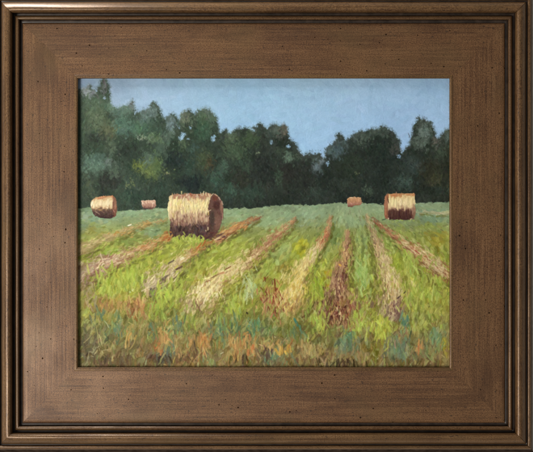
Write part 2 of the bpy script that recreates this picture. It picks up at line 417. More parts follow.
fy_s = [200, 212, 222, 232, 244, 258, 280, 300, 318, 332, 348, 368]
fy_c = ['#7c9274', '#809670', '#809468', '#849656', '#8a9c4c', '#8ca044', '#8fa042', '#8d9a42', '#7f8848', '#7c804c', '#7e784c', '#77704a']
fb = interp_cols(fy_s, fy_c, GY)
fb = fb + ((vnoise(10, 5) - .5) * 20)[..., None] * np.array([1, .9, .5])
field_blobs = [
 (84,210,9,4,'#5d7458'),(100,217,22,6,'#7a9a80'),(84,217,6,3,'#8ba088'),(130,213,14,4,'#82a27e'),(150,214,14,5,'#809c74'),(95,233,12,5,'#868a46'),(82,228,8,6,'#6f8766'),(150,232,14,5,'#7c9a74'),(128,241,14,4,'#78944e'),
 (110,250,14,4,'#86a848'),(88,257,8,5,'#8aa53c'),(144,238,8,4,'#7f8c4c'),(178,246,16,6,'#9aad48'),(160,258,16,7,'#93a743'),(140,270,12,6,'#9aac45'),(112,282,20,12,'#a0b247'),(128,276,9,10,'#9db145'),(142,278,4,6,'#6d8440'),
 (232,214,10,4,'#84a17c'),(246,222,10,5,'#84a378'),(268,222,12,6,'#87a67a'),(282,214,14,6,'#86a27c'),(310,214,16,8,'#85a17e'),(290,240,9,8,'#8fa85a'),(303,247,5,10,'#a6b02e'),(296,250,5,6,'#95a83a'),
 (238,243,14,8,'#97ac4c'),(218,252,14,8,'#90a847'),(200,262,12,8,'#92a848'),(205,270,8,6,'#a0b04a'),(180,280,12,8,'#8fa544'),(172,294,14,12,'#93a748'),(186,300,5,7,'#8a8a48'),(196,282,6,5,'#86843f'),
 (276,256,10,9,'#8fae68'),(264,270,8,8,'#92aa58'),(252,276,9,8,'#9cae68'),(248,292,7,8,'#a4b684'),(238,284,6,6,'#8f9a3a'),(234,306,8,8,'#98ac42'),(240,312,4,6,'#7f983a'),(284,268,6,6,'#7d8040'),(285,250,6,8,'#8fb06c'),
 (318,262,7,10,'#98ab48'),(316,290,8,22,'#98a83c'),(327,272,4,6,'#a39a22'),(334,238,10,10,'#6d8752'),(326,252,8,8,'#84a05c'),(350,222,16,6,'#84a078'),(362,244,7,14,'#7d9a62'),(362,276,9,18,'#92ae5c'),(368,300,6,14,'#8fa046'),
 (355,262,6,10,'#8cac60'),(372,268,5,8,'#84984c'),(392,245,9,9,'#86a452'),(396,264,8,8,'#8fa83c'),(410,266,9,12,'#94a446'),(404,232,9,6,'#8d9f52'),(430,212,18,4,'#76957c'),(432,219,14,4,'#6f8d70'),(428,226,14,4,'#82964a'),(436,238,12,8,'#8f8d34'),
 (422,240,10,7,'#8a9c50'),(425,292,16,20,'#96a748'),(436,308,10,16,'#9aa848'),(412,290,5,6,'#8b9446'),(440,268,8,6,'#7e8238'),(432,278,8,5,'#7c7c34'),(382,330,10,10,'#a9b544'),(392,322,5,4,'#6c7428'),
 (356,322,8,12,'#98a648'),(372,318,7,12,'#94a240'),(318,320,10,14,'#96a648'),(445,346,4,8,'#a6aa38'),(330,340,12,8,'#6f7c48'),(300,332,14,8,'#6b7440'),(262,328,16,9,'#688458'),(284,330,10,7,'#6a7438'),
 (100,335,18,12,'#6c7450'),(88,350,12,14,'#62624a'),(130,345,14,14,'#72734c'),(110,360,22,6,'#62593f'),(160,358,16,7,'#5e5040'),(200,335,14,8,'#7b7a4c'),(190,358,14,6,'#7a6044'),(230,350,14,10,'#86804a'),(270,358,14,6,'#5c5f4c'),
 (310,352,16,7,'#8c8258'),(345,345,12,9,'#6a8468'),(330,358,12,5,'#6c6444'),(372,352,8,10,'#70702e'),(398,348,14,14,'#6b8068'),(425,350,12,10,'#748058'),(436,336,6,8,'#6f8e68'),(410,360,22,4,'#6f6644'),
 (84,290,6,16,'#8b7a60'),(80,268,5,8,'#8a7458'),(100,305,14,8,'#94804c'),(136,305,12,8,'#98704a'),(120,305,8,6,'#8a8848'),(420,320,18,12,'#90a052')]
fb = fb * (1 + .22 * (vnoise(17, 97, 2) - .5))[..., None]
fb = blobs(fb, field_blobs, 51, .8) * np.interp(GY, [205, 235, 330], [1.0, .99, .98])[..., None] * (1 + np.interp(GY, [208, 250], [0.2, 1])[..., None] * np.array([.03, -.045, -.05]))

SAT = np.interp(GY, [150, 195, 212], [.98, .92, .83])[..., None]     # strength of the pigments
PAINT = T.copy()                     # the wet canvas
HGT = (vnoise(2.0, 61, 2) - .5) * .25
IDS = np.zeros((H, W), np.int16)
ID_SKY, ID_TREE, ID_FIELD, ID_FORE, ID_SIGN = 0, 1, 2, 3, 4
BR = rng.random((64, 96))            # bristle prints
for _ in range(2): BR = (BR + np.roll(BR, 1, 1)) / 2
BR = (BR - BR.min()) / (BR.max() - BR.min())

def stroke(x, y, L, Wd, ang, col, alpha=.92, h=1.0, rid=None, curve=0.0, brist=9.0, taper=.5, wet=.12):
    """one brush mark: centre x, y (photo px), length, width, direction, colour 0..255"""
    R = (L / 2 + Wd / 2 + abs(curve) * L * L * .3) + 1
    ix0 = max(0, int((x - R - X0) * S)); ix1 = min(W, int((x + R - X0) * S) + 2)
    iy0 = max(0, int((y - R - Y0) * S)); iy1 = min(H, int((y + R - Y0) * S) + 2)
    if ix1 <= ix0 or iy1 <= iy0: return
    dx = GX[iy0:iy1, ix0:ix1] - x; dy = GY[iy0:iy1, ix0:ix1] - y
    ca, sa = math.cos(ang), math.sin(ang)
    u = dx * ca + dy * sa; v = -dx * sa + dy * ca
    v = v - curve * u * u
    un = u / (L / 2)
    hw = Wd / 2 * np.sqrt(np.clip(1 - taper * np.clip(un, -1, 1) ** 2 * (1 - .4 * un), .02, 1))
    vn = v / hw
    row = BR[rng.integers(64)]
    br = row[np.clip(((vn * .5 + .5) * 40 + 20), 0, 95).astype(int)]
    a = np.clip((1.0 - np.abs(vn)) * hw * S * .9 + .3, 0, 1) * np.clip((1.0 + (br - .5) * .5 - np.abs(un)) * L * .5 * S * .55, 0, 1)
    a = a * (alpha * (1 - .45 * (br < .3) * (un > -.2)))
    if a.max() <= 0.02: return
    P = PAINT[iy0:iy1, ix0:ix1]
    if wet > 0:                      # the brush picks up what lies beneath
        wsum = a.sum()
        col = col * (1 - wet) + (P * a[..., None]).sum((0, 1)) / wsum * wet
    c = col + ((br - .5) * brist)[..., None]
    P += (c - P) * a[..., None]
    G = HGT[iy0:iy1, ix0:ix1]
    G += (h * (.45 + .8 * br + .35 * np.clip(np.abs(vn) - .55, 0, 1)) - G) * a * .75
    if rid is not None: IDS[iy0:iy1, ix0:ix1][a > .45] = rid

def at(A, x, y):
    return A[min(H - 1, max(0, int((y - Y0) * S))), min(W - 1, max(0, int((x - X0) * S)))]
def jit(c, s, hue=.5):
    return c + rng.normal(0, s) + rng.normal(0, s * hue, 3)
U = rng.uniform
PI = math.pi

# ---- sky
for _ in range(1500):
    x, y = U(75, 453), U(75, 165)
    stroke(x, y, U(7, 16), U(3, 5.5), rng.choice([0.1, -.4, .5, 1.4]) + U(-.4, .4), jit(at(SKY, x, y) * rng.normal(1, .018), 2.6), .6, .6, brist=7)
# ---- trees: masses first, then leaves
def lay(mask, n, fn):
    ys, xs = np.nonzero(mask)
    k = rng.integers(0, len(ys), n)
    for q in k: fn(X0 + xs[q] / S, Y0 + ys[q] / S)
IDS[tree_full] = ID_TREE
PAINT[tree_m] = tb[tree_m]
inner = tree_m & np.roll(tree_m, int(3 * S), 0) & np.roll(tree_m, int(2 * S), 1) & np.roll(tree_m, -int(2 * S), 1) & np.roll(tree_m, -int(2 * S), 0)
lay(inner, 2600, lambda x, y: stroke(x, y, U(4, 9), U(2.4, 4), PI / 2 + U(-.9, .9), jit(at(tb, x + rng.normal(0, 3), y + rng.normal(0, 3)) * U(.86, 1.12), 3), .8, .5, ID_TREE, U(-.03, .03), 10))
lay(tree_m, 8200, lambda x, y: stroke(x, y, U(1.6, 4.4), U(.8, 1.8), PI / 2 + U(-1.1, 1.1), jit(at(tb, x + rng.normal(0, 3.2), min(y + rng.normal(0, 3.2), 205)) * U(.76, 1.26), 3, .7), .75, .6, ID_TREE, 0, 12))
out = (~tree_m) & ~field_m & (np.roll(tree_m, -int(1.6 * S), 0) | np.roll(tree_m, int(1.4 * S), 1) | np.roll(tree_m, -int(1.4 * S), 1)) & (GY < 170)
def tipcol(x, y):
    return at(tb, x, y + 2.5)
far_out = (~tree_m) & ~field_m & (np.roll(tree_m, -int(3.4 * S), 0) | np.roll(tree_m, int(3 * S), 1) | np.roll(tree_m, -int(3 * S), 1)) & (GY < 170)
lay(far_out, 480, lambda x, y: stroke(x, y, U(.7, 1.8), U(.5, 1.0), U(0, PI), jit(at(tb, x, y + 4), 7), U(.35, .8), .6, None, 0, 6))
lay(far_out, 1000, lambda x, y: stroke(x, y, U(1.5, 4), U(1.2, 2.6), U(0, PI), jit(at(tb, x, y + 4) * .55 + at(SKY, x, min(y, 150)) * .45, 6), U(.12, .36), .4, None, 0, 6, wet=.3))
lay(out, 2300, lambda x, y: stroke(x, y, U(.9, 2.6), U(.6, 1.2), U(0, PI), jit(tipcol(x, y), 7), U(.25, .7), .6, None, 0, 8))
edge = tree_m & ~np.roll(tree_m, int(3 * S), 0)
lay(edge, 1100, lambda x, y: stroke(x, y, U(1.2, 3), U(.8, 1.6), U(0, PI), jit(at(tb, x, y) * .96 + 3, 7), .7, .6, ID_TREE, 0, 8))
# dry brushed light leaf flecks on the left hand trees
for cx_, cy_, rx_, ry_, c, n in [(140,137,6,3,'#a9b5a2',14),(100,112,12,10,'#6c7a66',30),(124,122,14,8,'#64806f',30),(171,122,5,8,'#8a9a9c',16),(138,166,5,4,'#84923f',14),(150,172,7,8,'#76834e',26),
                                 (166,173.5,4,1.6,'#8a9266',8),(205,116,9,8,'#66745f',26),(186,118,5,7,'#80876f',16),(236,146,12,10,'#5d6e55',30),(128,187,3,3,'#828c5c',9),(289,158,5,4,'#7e9480',12),
                                 (424,130,7,8,'#7f8f88',24),(258,153,2,1,'#93a184',4),(357,173,3,1,'#7a8058',4),(368,190,5,4,'#5f6f58',10),(98,162,12,6,'#60776a',22),(404,182,9,5,'#556a60',16),
                                 (232,190,4,6,'#4e6e5b',10),(278,178,3,6,'#4c6352',10),(90,190,4,7,'#585f48',10),(88,92,6,5,'#8f979b',16),(131,105,3,4,'#7a8585',8),(152,112,5,5,'#7a8b89',10),
                                 (195,180,12,8,'#2f4743',18),(225,165,4,8,'#557060',12),(336,152,8,5,'#5a6d72',12),(316,166,5,6,'#78868c',14),(250,192,10,7,'#415449',14),(434,142,3,3,'#7c7468',6),(395,148,3,6,'#68605c',8),(285,131,2.5,5,'#7a6f62',8)]:
    for _ in range(n):
        stroke(cx_ + rng.normal(0, rx_ * .5), cy_ + rng.normal(0, ry_ * .5), U(1.2, 3.4), U(.6, 1.3), PI / 2 + U(-1, 1), jit(hexc(c), 7), U(.35, .7), .7, ID_TREE, 0, 12)
# twigs and dark leaf ends against the sky
for x, y, L, a in [(103.8,82,5,1.4),(106.5,88,5,1.7),(133,103,5,1.35),(131,104,4,.4),(195.8,114,6,1.5),(205,108,4,-.5),(262,126,3,1.2),(287,133,7,1.5),(326,154,7,1.9),(325,149,4,.9),(392,134,5,.9),(398,146,6,1.5),(409,135,5,1.2),(412,141,6,1.2),(406,147,4,1.6),(401,151,4,1.4),(360,135,3,1.5),(381,126.5,4,.5),(447,131,4,1.4),(186,136,4,.6),(220,137,4,2.2)]:
    stroke(x, y, L, .9, a, jit(hexc('#4a4844'), 6), .75, .6, ID_TREE)
# sky cut back in between the leaves
for hx_, hy_, ra, rb in holes:
    for _ in range(2 + int(ra * rb * .9)):
        x = hx_ + rng.normal(0, ra * .42); y = hy_ + rng.normal(0, rb * .42)
        c = at(SKY, x, min(y, 140)) * .96 + np.array([6., 6, 6])
        stroke(x, y, U(1, 2.4), U(.8, 1.4), U(0, PI), jit(c, 7), .75, .9, None)
up = (~tree_m) & np.roll(tree_m, -int(2.2 * S), 0) & (GY < 165)
lay(up, 420, lambda x, y: stroke(x, y, U(1, 3), U(.7, 1.3), U(0, PI), jit(at(SKY, x, y) * .93 + 19, 5), .6, .9, None))

# ---- the field
IDS[field_m] = ID_FIELD
PAINT[field_m] = fb[field_m]
VX, VY = 352.0, 188.0
def field_dir(x, y):
    a = math.atan2(y - VY, x - VX)
    if a < 0: a += PI
    t = min(1, max(0, (y - 236) / 50))
    lean = PI / 2 + .35 + .5 * max(-1, min(1, (VX - x) / 160)) * .4
    return a * (1 - t) + lean * t
def grass(x, y):
    f = min(1, max(0, (y - 204) / 80))
    c = at(fb, x + rng.normal(0, 2 + 3 * f), max(206, y + rng.normal(0, 1.5 + 3 * f)))
    c = jit(c * rng.normal(1, .05 + .08 * f), 3 + 4 * f, .7)
    q = rng.random()
    if q < .10 * f: c = c * .55 + hexc('#6a6434') * .45          # dark olive between the blades
    elif q < .17 * f: c = c * .6 + hexc('#b3a76c') * .4          # dry straw
    elif q < .23 * f: c = c * .65 + hexc('#b9c894') * .35        # cool light
    stroke(x, y, U(3, 6) + 4 * f, U(1.6, 3.0) + 1.7 * f, field_dir(x, y) + rng.normal(0, .25 + .2 * f), c, .8, .5 + .5 * f, None, U(-.03, .03), 14)
lay(field_m, 5200, grass)
def blade(x, y):
    f = min(1, max(0, (y - 204) / 80))
    c = at(fb, x, y)
    c = jit(c * (U(1.05, 1.26) if rng.random() < .5 else U(.66, .92)), 5, .8)
    stroke(x, y, U(1.6, 3.6) + 3 * f, U(.6, 1.2) + .3 * f, field_dir(x, y) + rng.normal(0, .35), c, .7, .8 + .6 * f, None, U(-.05, .05), 14)
lay(field_m, 2000, blade)
# thick loaded touches in the nearer grass, light over dark
def chunk(x, y):
    c = at(fb, x, y)
    q = rng.random()
    if q < .34: c = c * .5 + hexc('#b6bc60') * .5
    elif q < .56: c = c * .5 + hexc('#5c6630') * .5
    elif q < .70: c = c * .6 + hexc('#c2cc9a') * .4
    elif q < .80: c = c * .6 + hexc('#8a7440') * .4
    stroke(x, y, U(4, 9), U(1.8, 4.0), field_dir(x, y) + rng.normal(0, .35), jit(c, 6, .7), .75, 1.9, None, U(-.05, .05), 24, wet=.22)
lay(field_m & (GY > 236) & (GY < 335), 1000, chunk)
# pale feathery top edge of the far field
for _ in range(170):
    x = U(76, 452); y = float(np.interp(x, base_x, base_y)) + U(-.6, 2.6)
    stroke(x, y, U(2, 5), U(.7, 1.3), U(-.4, .2), jit(hexc('#8eaa8c'), 8), .6, .8, ID_FIELD)

# ---- the rows of raked hay: points (x, y, width), colours from top edge to foot
def row(rid, pts, cols, n, shade='#6c5138', pale=None, upright=.4, length=(3, 7), sh=.25):
    p = np.array(pts, float); p[:, 2] *= 1.75
    d = np.concatenate([[0], np.cumsum(np.hypot(*(p[1:, :2] - p[:-1, :2]).T))])
    nb = int(n * .45)
    for i in range(nb + int(n * 2.2)):
        bed = i < nb
        s = (U(0, 1) ** .85) * d[-1]
        if s / d[-1] > .84 and rng.random() < (s / d[-1] - .84) * 2.2: continue
        x, y, w = (np.interp(s, d, p[:, k]) for k in range(3))
        x2, y2 = (np.interp(min(d[-1], s + 2), d, p[:, k]) for k in range(2))
        x1_, y1_ = (np.interp(max(0, s - 2), d, p[:, k]) for k in range(2))
        a = math.atan2(y2 - y1_, x2 - x1_)
        off = max(-1.2, min(1.2, rng.normal(0, .46)))
        nx, ny = -math.sin(a), math.cos(a)
        if ny < 0: nx, ny = -nx, -ny
        px, py = x + nx * off * w / 2, y + ny * off * w / 2
        f = s / d[-1]
        if rng.random() < .10:           # shade painted on the grass along the lower side
            o_ = U(.45, .75) * w
            stroke(x + nx * o_, y + ny * o_, U(4, 8) * (.6 + .5 * f), U(1.4, 2.6), a + rng.normal(0, .2), jit(hexc(rng.choice(['#66682e', '#5c5a30', '#6c7236'])), 6), .6, .6, None, 0, 16, wet=.25)
        k = min(len(cols) - 1, max(0, int(f * len(cols) + U(-.6, .6))))
        c = hexc(rng.choice(cols[k]))
        c = c * .84 + c.mean() * .16 + 4
        if rng.random() < sh and off > .2: c = hexc(shade)
        if pale is not None and rng.random() < .20 * (f + .3) and off < .3: c = hexc(pale)
        w = w * 1.0
        size = .75 + .75 * f
        ang = a + rng.normal(0, .25)
        if rng.random() < upright * (f + .2): ang = PI / 2 + rng.normal(.15, .3)
        if bed: stroke(px, py, U(*length) * size, U(1.8, 3.0) * size, ang, jit(c * .9, 6, .6), .7, .8, rid, U(-.04, .04), 22, wet=.35)
        else: stroke(px, py, U(*length) * size, U(.6, 1.25) * size, ang, jit(c * rng.normal(1, .09), 6, .6), .7, 1.0 + .9 * f, rid, U(-.05, .05), 26, wet=.34)

ROWS = []
def add_row(label, *a, **k):
    rid = 10 + len(ROWS); ROWS.append(label)
    row(rid, *a, **k)
add_row('thin ochre hay row between the small bale and the left edge',
        [(167,219.5,2.5),(150,223,4),(130,229.5,5),(108,238,6),(90,246,8),(77,252,9)], [['#b1823c', '#a98a50'], ['#b3924f', '#a9854a', '#9b8a4e'], ['#b29a68', '#a8905c', '#8f8a4a'], ['#a98e60', '#9b8352', '#8a8048']], 190, '#7a6a3c', '#c9b584', .1)
add_row('pinkish tan hay row running from the big bale to the left edge',
        [(171,236,5),(158,241,6),(142,249,8),(125,256,10),(105,264,12),(88,272,15),(76,280,18)], [['#b5743a', '#a8602f', '#bf8a48'], ['#b98f5c', '#c6a36e', '#a06a44'], ['#ad8262', '#c0a27c', '#99654e'], ['#9c6e58', '#a9917c', '#8f5a48', '#b59a86'], ['#957260', '#8a6a54', '#a58f7a']], 360, '#7a503f', '#d8c6a2', .25)
add_row('hay row with a purple brown shaded side below the big bale',
        [(216,240,5),(204,246,6),(192,254,8),(180,262,11),(167,273,14),(155,283,15),(145,291,13)], [['#a9652f', '#bc7c3c'], ['#b98448', '#a3663c', '#c9a05c'], ['#cdb888', '#bfa678', '#b38f66'], ['#c8b68c', '#b89c72', '#a98a66'], ['#b9a078', '#a89078', '#96826a']], 280, '#5c4c44', '#e2d6ae', .35, sh=.6)
add_row('short orange brown hay row right of the big bale',
        [(262,216.5,2.5),(252,220.5,5),(240,226,6),(228,233,6),(216,240,5)], [['#93593a', '#a56c42'], ['#a9703f', '#b98a50', '#8a4c30'], ['#b58448', '#a9703c', '#c79c5c'], ['#a5693a', '#c0955c', '#d0b888']], 150, '#5c3a2c', None, .1)
add_row('long hay row ending in a bright cream tuft',
        [(296,218,2.5),(288,226,6),(276,236,8),(263,249,9),(250,259,11),(235,270,13),(218,281,18),(203,293,24),(194,304,24),(190,312,18)],
        [['#a56a44', '#b58a58'], ['#96523c', '#a86a4c', '#b98a60'], ['#a86f50', '#b98a5e', '#8f5a40'], ['#c4a268', '#b58c58', '#cdb47c'], ['#cdb878', '#bfa066', '#d8c68c'], ['#d2c07c', '#c4ac68', '#dccb8e', '#a9704c'], ['#d6c88c', '#cfba72', '#b99a62'], ['#a08458', '#8a6e50', '#c0ac7a']], 620, '#74533c', '#e8dca6', .55)
add_row('hay row with a red top, widening to golden straw',
        [(330.5,216,1.6),(329,226,4),(325,237,5),(318,248,6),(309,260,8),(302,272,13),(296,286,22),(290,300,27),(284,312,24)],
        [['#a9764c', '#b08a5c'], ['#a84f34', '#b8683f', '#c08a54'], ['#c5b27c', '#b99c6a', '#d2c48e'], ['#c4ac62', '#b89a58', '#d0bc70'], ['#cdb654', '#c2a64c', '#d8c670'], ['#cbb25a', '#c4a24c', '#b08a4e', '#d6c478'], ['#c2a458', '#a97a48', '#b8984e', '#8d6a44']], 520, '#8a6a48', '#e2d596', .55)
add_row('red brown hay row at the centre with dark stubble',
        [(348,230,3),(347,242,6),(345,256,9),(341,270,11),(338,284,14),(338,298,26),(340,312,36),(340,327,34)],
        [['#b09058', '#a9785c'], ['#8f5a4c', '#bf9a66', '#a06f52'], ['#c79c60', '#8a5344', '#b58a62'], ['#b48a62', '#77463c', '#a5785a'], ['#bd9668', '#9a6c54', '#6a4038'], ['#b08a60', '#7a4a3c', '#c4a070', '#5e3a34'], ['#8f5f48', '#693c32', '#b08a5c', '#a57a50'], ['#8a5a42', '#6d4034', '#a98252']], 640, '#4c2e2a', None, .75, sh=.35)
add_row('pale tan hay row at right of centre',
        [(366,214,3),(370,224,5),(374,236,6),(380,250,8),(385,264,11),(390,280,17),(394,296,23),(393,308,22),(390,318,15)],
        [['#b5a266', '#a58a5c'], ['#a5745a', '#b89a6c', '#9a8060'], ['#b09068', '#c2a878', '#9a7458'], ['#bda070', '#a98660', '#cbb486'], ['#c8ae70', '#bca068', '#d2be84'], ['#c0a464', '#b39460', '#a98664'], ['#a98862', '#8f7058', '#c2aa78'], ['#86685a', '#755650', '#9a805c']], 400, '#6a4c44', '#e2d2a0', .55)
add_row('red orange hay row running out to the right edge',
        [(372,218,1.8),(380,225,4),(390,233,5),(402,242,7),(415,251,10),(430,262,13),(442,271,14),(453,279,14)],
        [['#8c4c38', '#a25a3c'], ['#a0543a', '#8f4430', '#b88a5c'], ['#a45c3c', '#c4a06a', '#b8704a'], ['#b57048', '#c9aa74', '#a8563c', '#cbb488'], ['#c0a06c', '#b08a60', '#cfba8c', '#9c5c40'], ['#b29868', '#9c6a44', '#bfa878'], ['#8f5030', '#a07040', '#8a5c38']], 290, '#6a4a38', '#dccba0', .2)
add_row('faint straw streak on the far field beside the right bale',
        [(414,213,2),(425,212,2.4),(437,213.5,2.4),(450,213,2)], [['#a8a274', '#98986a'], ['#9a9c70', '#b0a87c']], 34, '#7c8a5c', None, 0)
# grass worked back over the row edges
def over(x, y):
    c = at(fb, x, y) * U(.85, 1.15)
    f = min(1, max(0, (y - 215) / 80))
    stroke(x, y, U(2, 4) + 3 * f, U(1, 1.8) + f, field_dir(x, y) + rng.normal(0, .4), jit(c, 6, .7), .75, 1.3, ID_FIELD, U(-.05, .05), 20)
rows_m = IDS >= 10
redge = rows_m & ~(np.roll(rows_m, int(1.4 * S), 0) & np.roll(rows_m, -int(1.4 * S), 0) & np.roll(rows_m, int(1.4 * S), 1) & np.roll(rows_m, -int(1.4 * S), 1))
lay(redge, 520, over)
# red brown stubble left of the golden row
for _ in range(130):
    x, y = 271 + rng.normal(0, 6.5), 300 + rng.normal(0, 8)
    stroke(x, y, U(4, 9), U(.9, 1.8), PI / 2 + rng.normal(-.1, .28), jit(hexc(rng.choice(['#8c4634', '#a5684a', '#6f3a30', '#b98f5c', '#9a7a54', '#a8a060'])), 8), .85, 1.3, 15, 0, 20)
# loaded highlights where the sun catches the straw
for rid_, cx_, cy_, rx_, ry_, cols_, n_, lean_ in [
        (14, 205, 291, 11, 8, ['#e6dca4', '#dccd8c', '#efe6bc', '#d2bf7c'], 95, .35), (14, 232, 271, 9, 5, ['#dccb90', '#e2d6a0', '#cdb878'], 36, .5), (14, 196, 304, 6, 6, ['#d8c890', '#b89a6a', '#7c6048'], 30, .2),
        (15, 298, 288, 8, 12, ['#dcc568', '#d0b654', '#e4d488', '#c8aa54'], 90, .25), (15, 314, 256, 5, 8, ['#d8ca94', '#c8b680'], 24, .5), (15, 288, 306, 7, 6, ['#d2ba66', '#b89450', '#8a5c40'], 34, .2),
        (16, 339, 312, 11, 9, ['#c8a274', '#b88c60', '#5c342e', '#7c4a3c', '#dcc090', '#4c2c2a'], 120, .05), (16, 340, 286, 5, 11, ['#c49c6c', '#d8bc88', '#5e3a36', '#8c5c48'], 60, 0), (16, 345, 256, 3, 9, ['#c8a468', '#7c4c40', '#d4b47c'], 30, 0),
        (17, 391, 288, 6, 12, ['#d8c288', '#c8ac70', '#e2d2a0', '#b08c68'], 64, -.1), (17, 378, 248, 3, 10, ['#ccb484', '#b89670'], 26, -.3), (17, 393, 308, 6, 6, ['#8a6a5c', '#6c4c48', '#b89a70'], 34, 0),
        (12, 168, 276, 8, 5, ['#d8c89a', '#c4ae80', '#e0d6b4'], 34, .5), (11, 112, 262, 14, 4, ['#cdb48c', '#d8c4a0', '#b08a70'], 40, 1.1), (11, 148, 248, 8, 3, ['#cfa874', '#c08c58'], 20, 1.1),
        (18, 424, 257, 9, 5, ['#d2bc88', '#c2a470', '#b0704c'], 40, -.9), (13, 240, 226, 8, 3, ['#c89c60', '#b07c48'], 18, 1.0), (10, 120, 234, 12, 3, ['#c4a468', '#b8924c'], 24, 1.2)]:
    for _ in range(n_):
        stroke(cx_ + rng.normal(0, rx_ * .6) , cy_ + rng.normal(0, ry_ * .6), U(2.5, 6.5), U(.8, 1.7), PI / 2 + lean_ + rng.normal(0, .3), jit(hexc(rng.choice(cols_)) * .94, 6, .6), .85, 2.0, rid_, U(-.05, .05), 22)
# stray dabs: light straws, white touch, orange base by the bale
for x, y, L, w_, a, c in [(129.5,225.2,5,1.3,-.3,'#e8e8dc'),(182,258.5,5,3,-.5,'#dcd8b6'),(133,290,3,3,.5,'#c8d2a0'),(130,292,2.5,2,1.4,'#b8c892'),(340,265,4,2,.6,'#dba83c'),(346,265.5,5,1.4,.4,'#5a3a34'),(101.5,305.5,2.6,2.2,1.5,'#e6b838'),(102,299,1.8,2.4,1.4,'#e0c060'),
                          (417,252,7,1.3,.7,'#94443a'),(275,285,14,2,1.5,'#6c2c22'),(247,313,3.5,2,1,'#2c2420'),(399,297,6,1.6,-.7,'#4c4044'),(405,292,5,1.6,-.8,'#3c3c34'),(296,322,10,2.6,1.1,'#3c7c74'),(300,328,6,2,1.2,'#47806f'),(171,262,8,1.8,-.5,'#5a4a40'),(179,268,9,2.2,-.5,'#5a463c'),(164,278,10,2.4,-.6,'#5e5048'),(152,290,6,3,.8,'#5c5450'),
                          (215,276,10,1.3,-.5,'#7a5440'),(208,281,7,1.3,-.4,'#8a5c44'),(228,268,8,1.4,-.5,'#74402f'),(222,273,6,2.4,-.3,'#b08058'),(183,322,6,1.2,1.3,'#b04834')]:
    stroke(x, y, L, w_, a, jit(hexc(c), 4), .9, 1.4)

# ---- foreground weeds
def tuft(x, y, rx, ry, cols, n, L=(5, 11), w=(1, 2.2), lean=0.0, al=.8):
    for _ in range(n):
        c = hexc(rng.choice(cols))
        stroke(x + rng.normal(0, rx * .62), y + rng.normal(0, ry * .62), U(*L), U(*w) * 1.15, PI / 2 + lean + rng.normal(0, .32), jit(c * rng.normal(1, .08), 7, .7), al, 1.3, ID_FORE, U(-.03, .03), 20, wet=.25)
TEAL = ['#5c7862', '#6a8060', '#56705c', '#74844f']; OCH = ['#b08a52', '#bf9a5c', '#9f7848']; RED = ['#a8663f', '#b08a52', '#b57a48', '#9a7848']; GRN = ['#9cae48', '#8fa244', '#a8b852']
lay((GY > 326) & field_m, 700, lambda x, y: stroke(x, y, U(4, 10), U(1, 2.4), PI / 2 + rng.normal(.05, .4), jit(at(fb, x, y), 10, .7), .75, 1.0, ID_FORE, 0, 18))
lay((GY > 318) & field_m, 170, lambda x, y: stroke(x, y, U(4, 10), U(.8, 1.8), PI / 2 + rng.normal(.05, .4), jit(hexc(rng.choice(['#b29a62', '#9c8a54', '#a87c4c', '#8c9058', '#7c6a44', '#a8a468'])), 8, .7), .65, 1.2, ID_FORE, 0, 18, wet=.3))
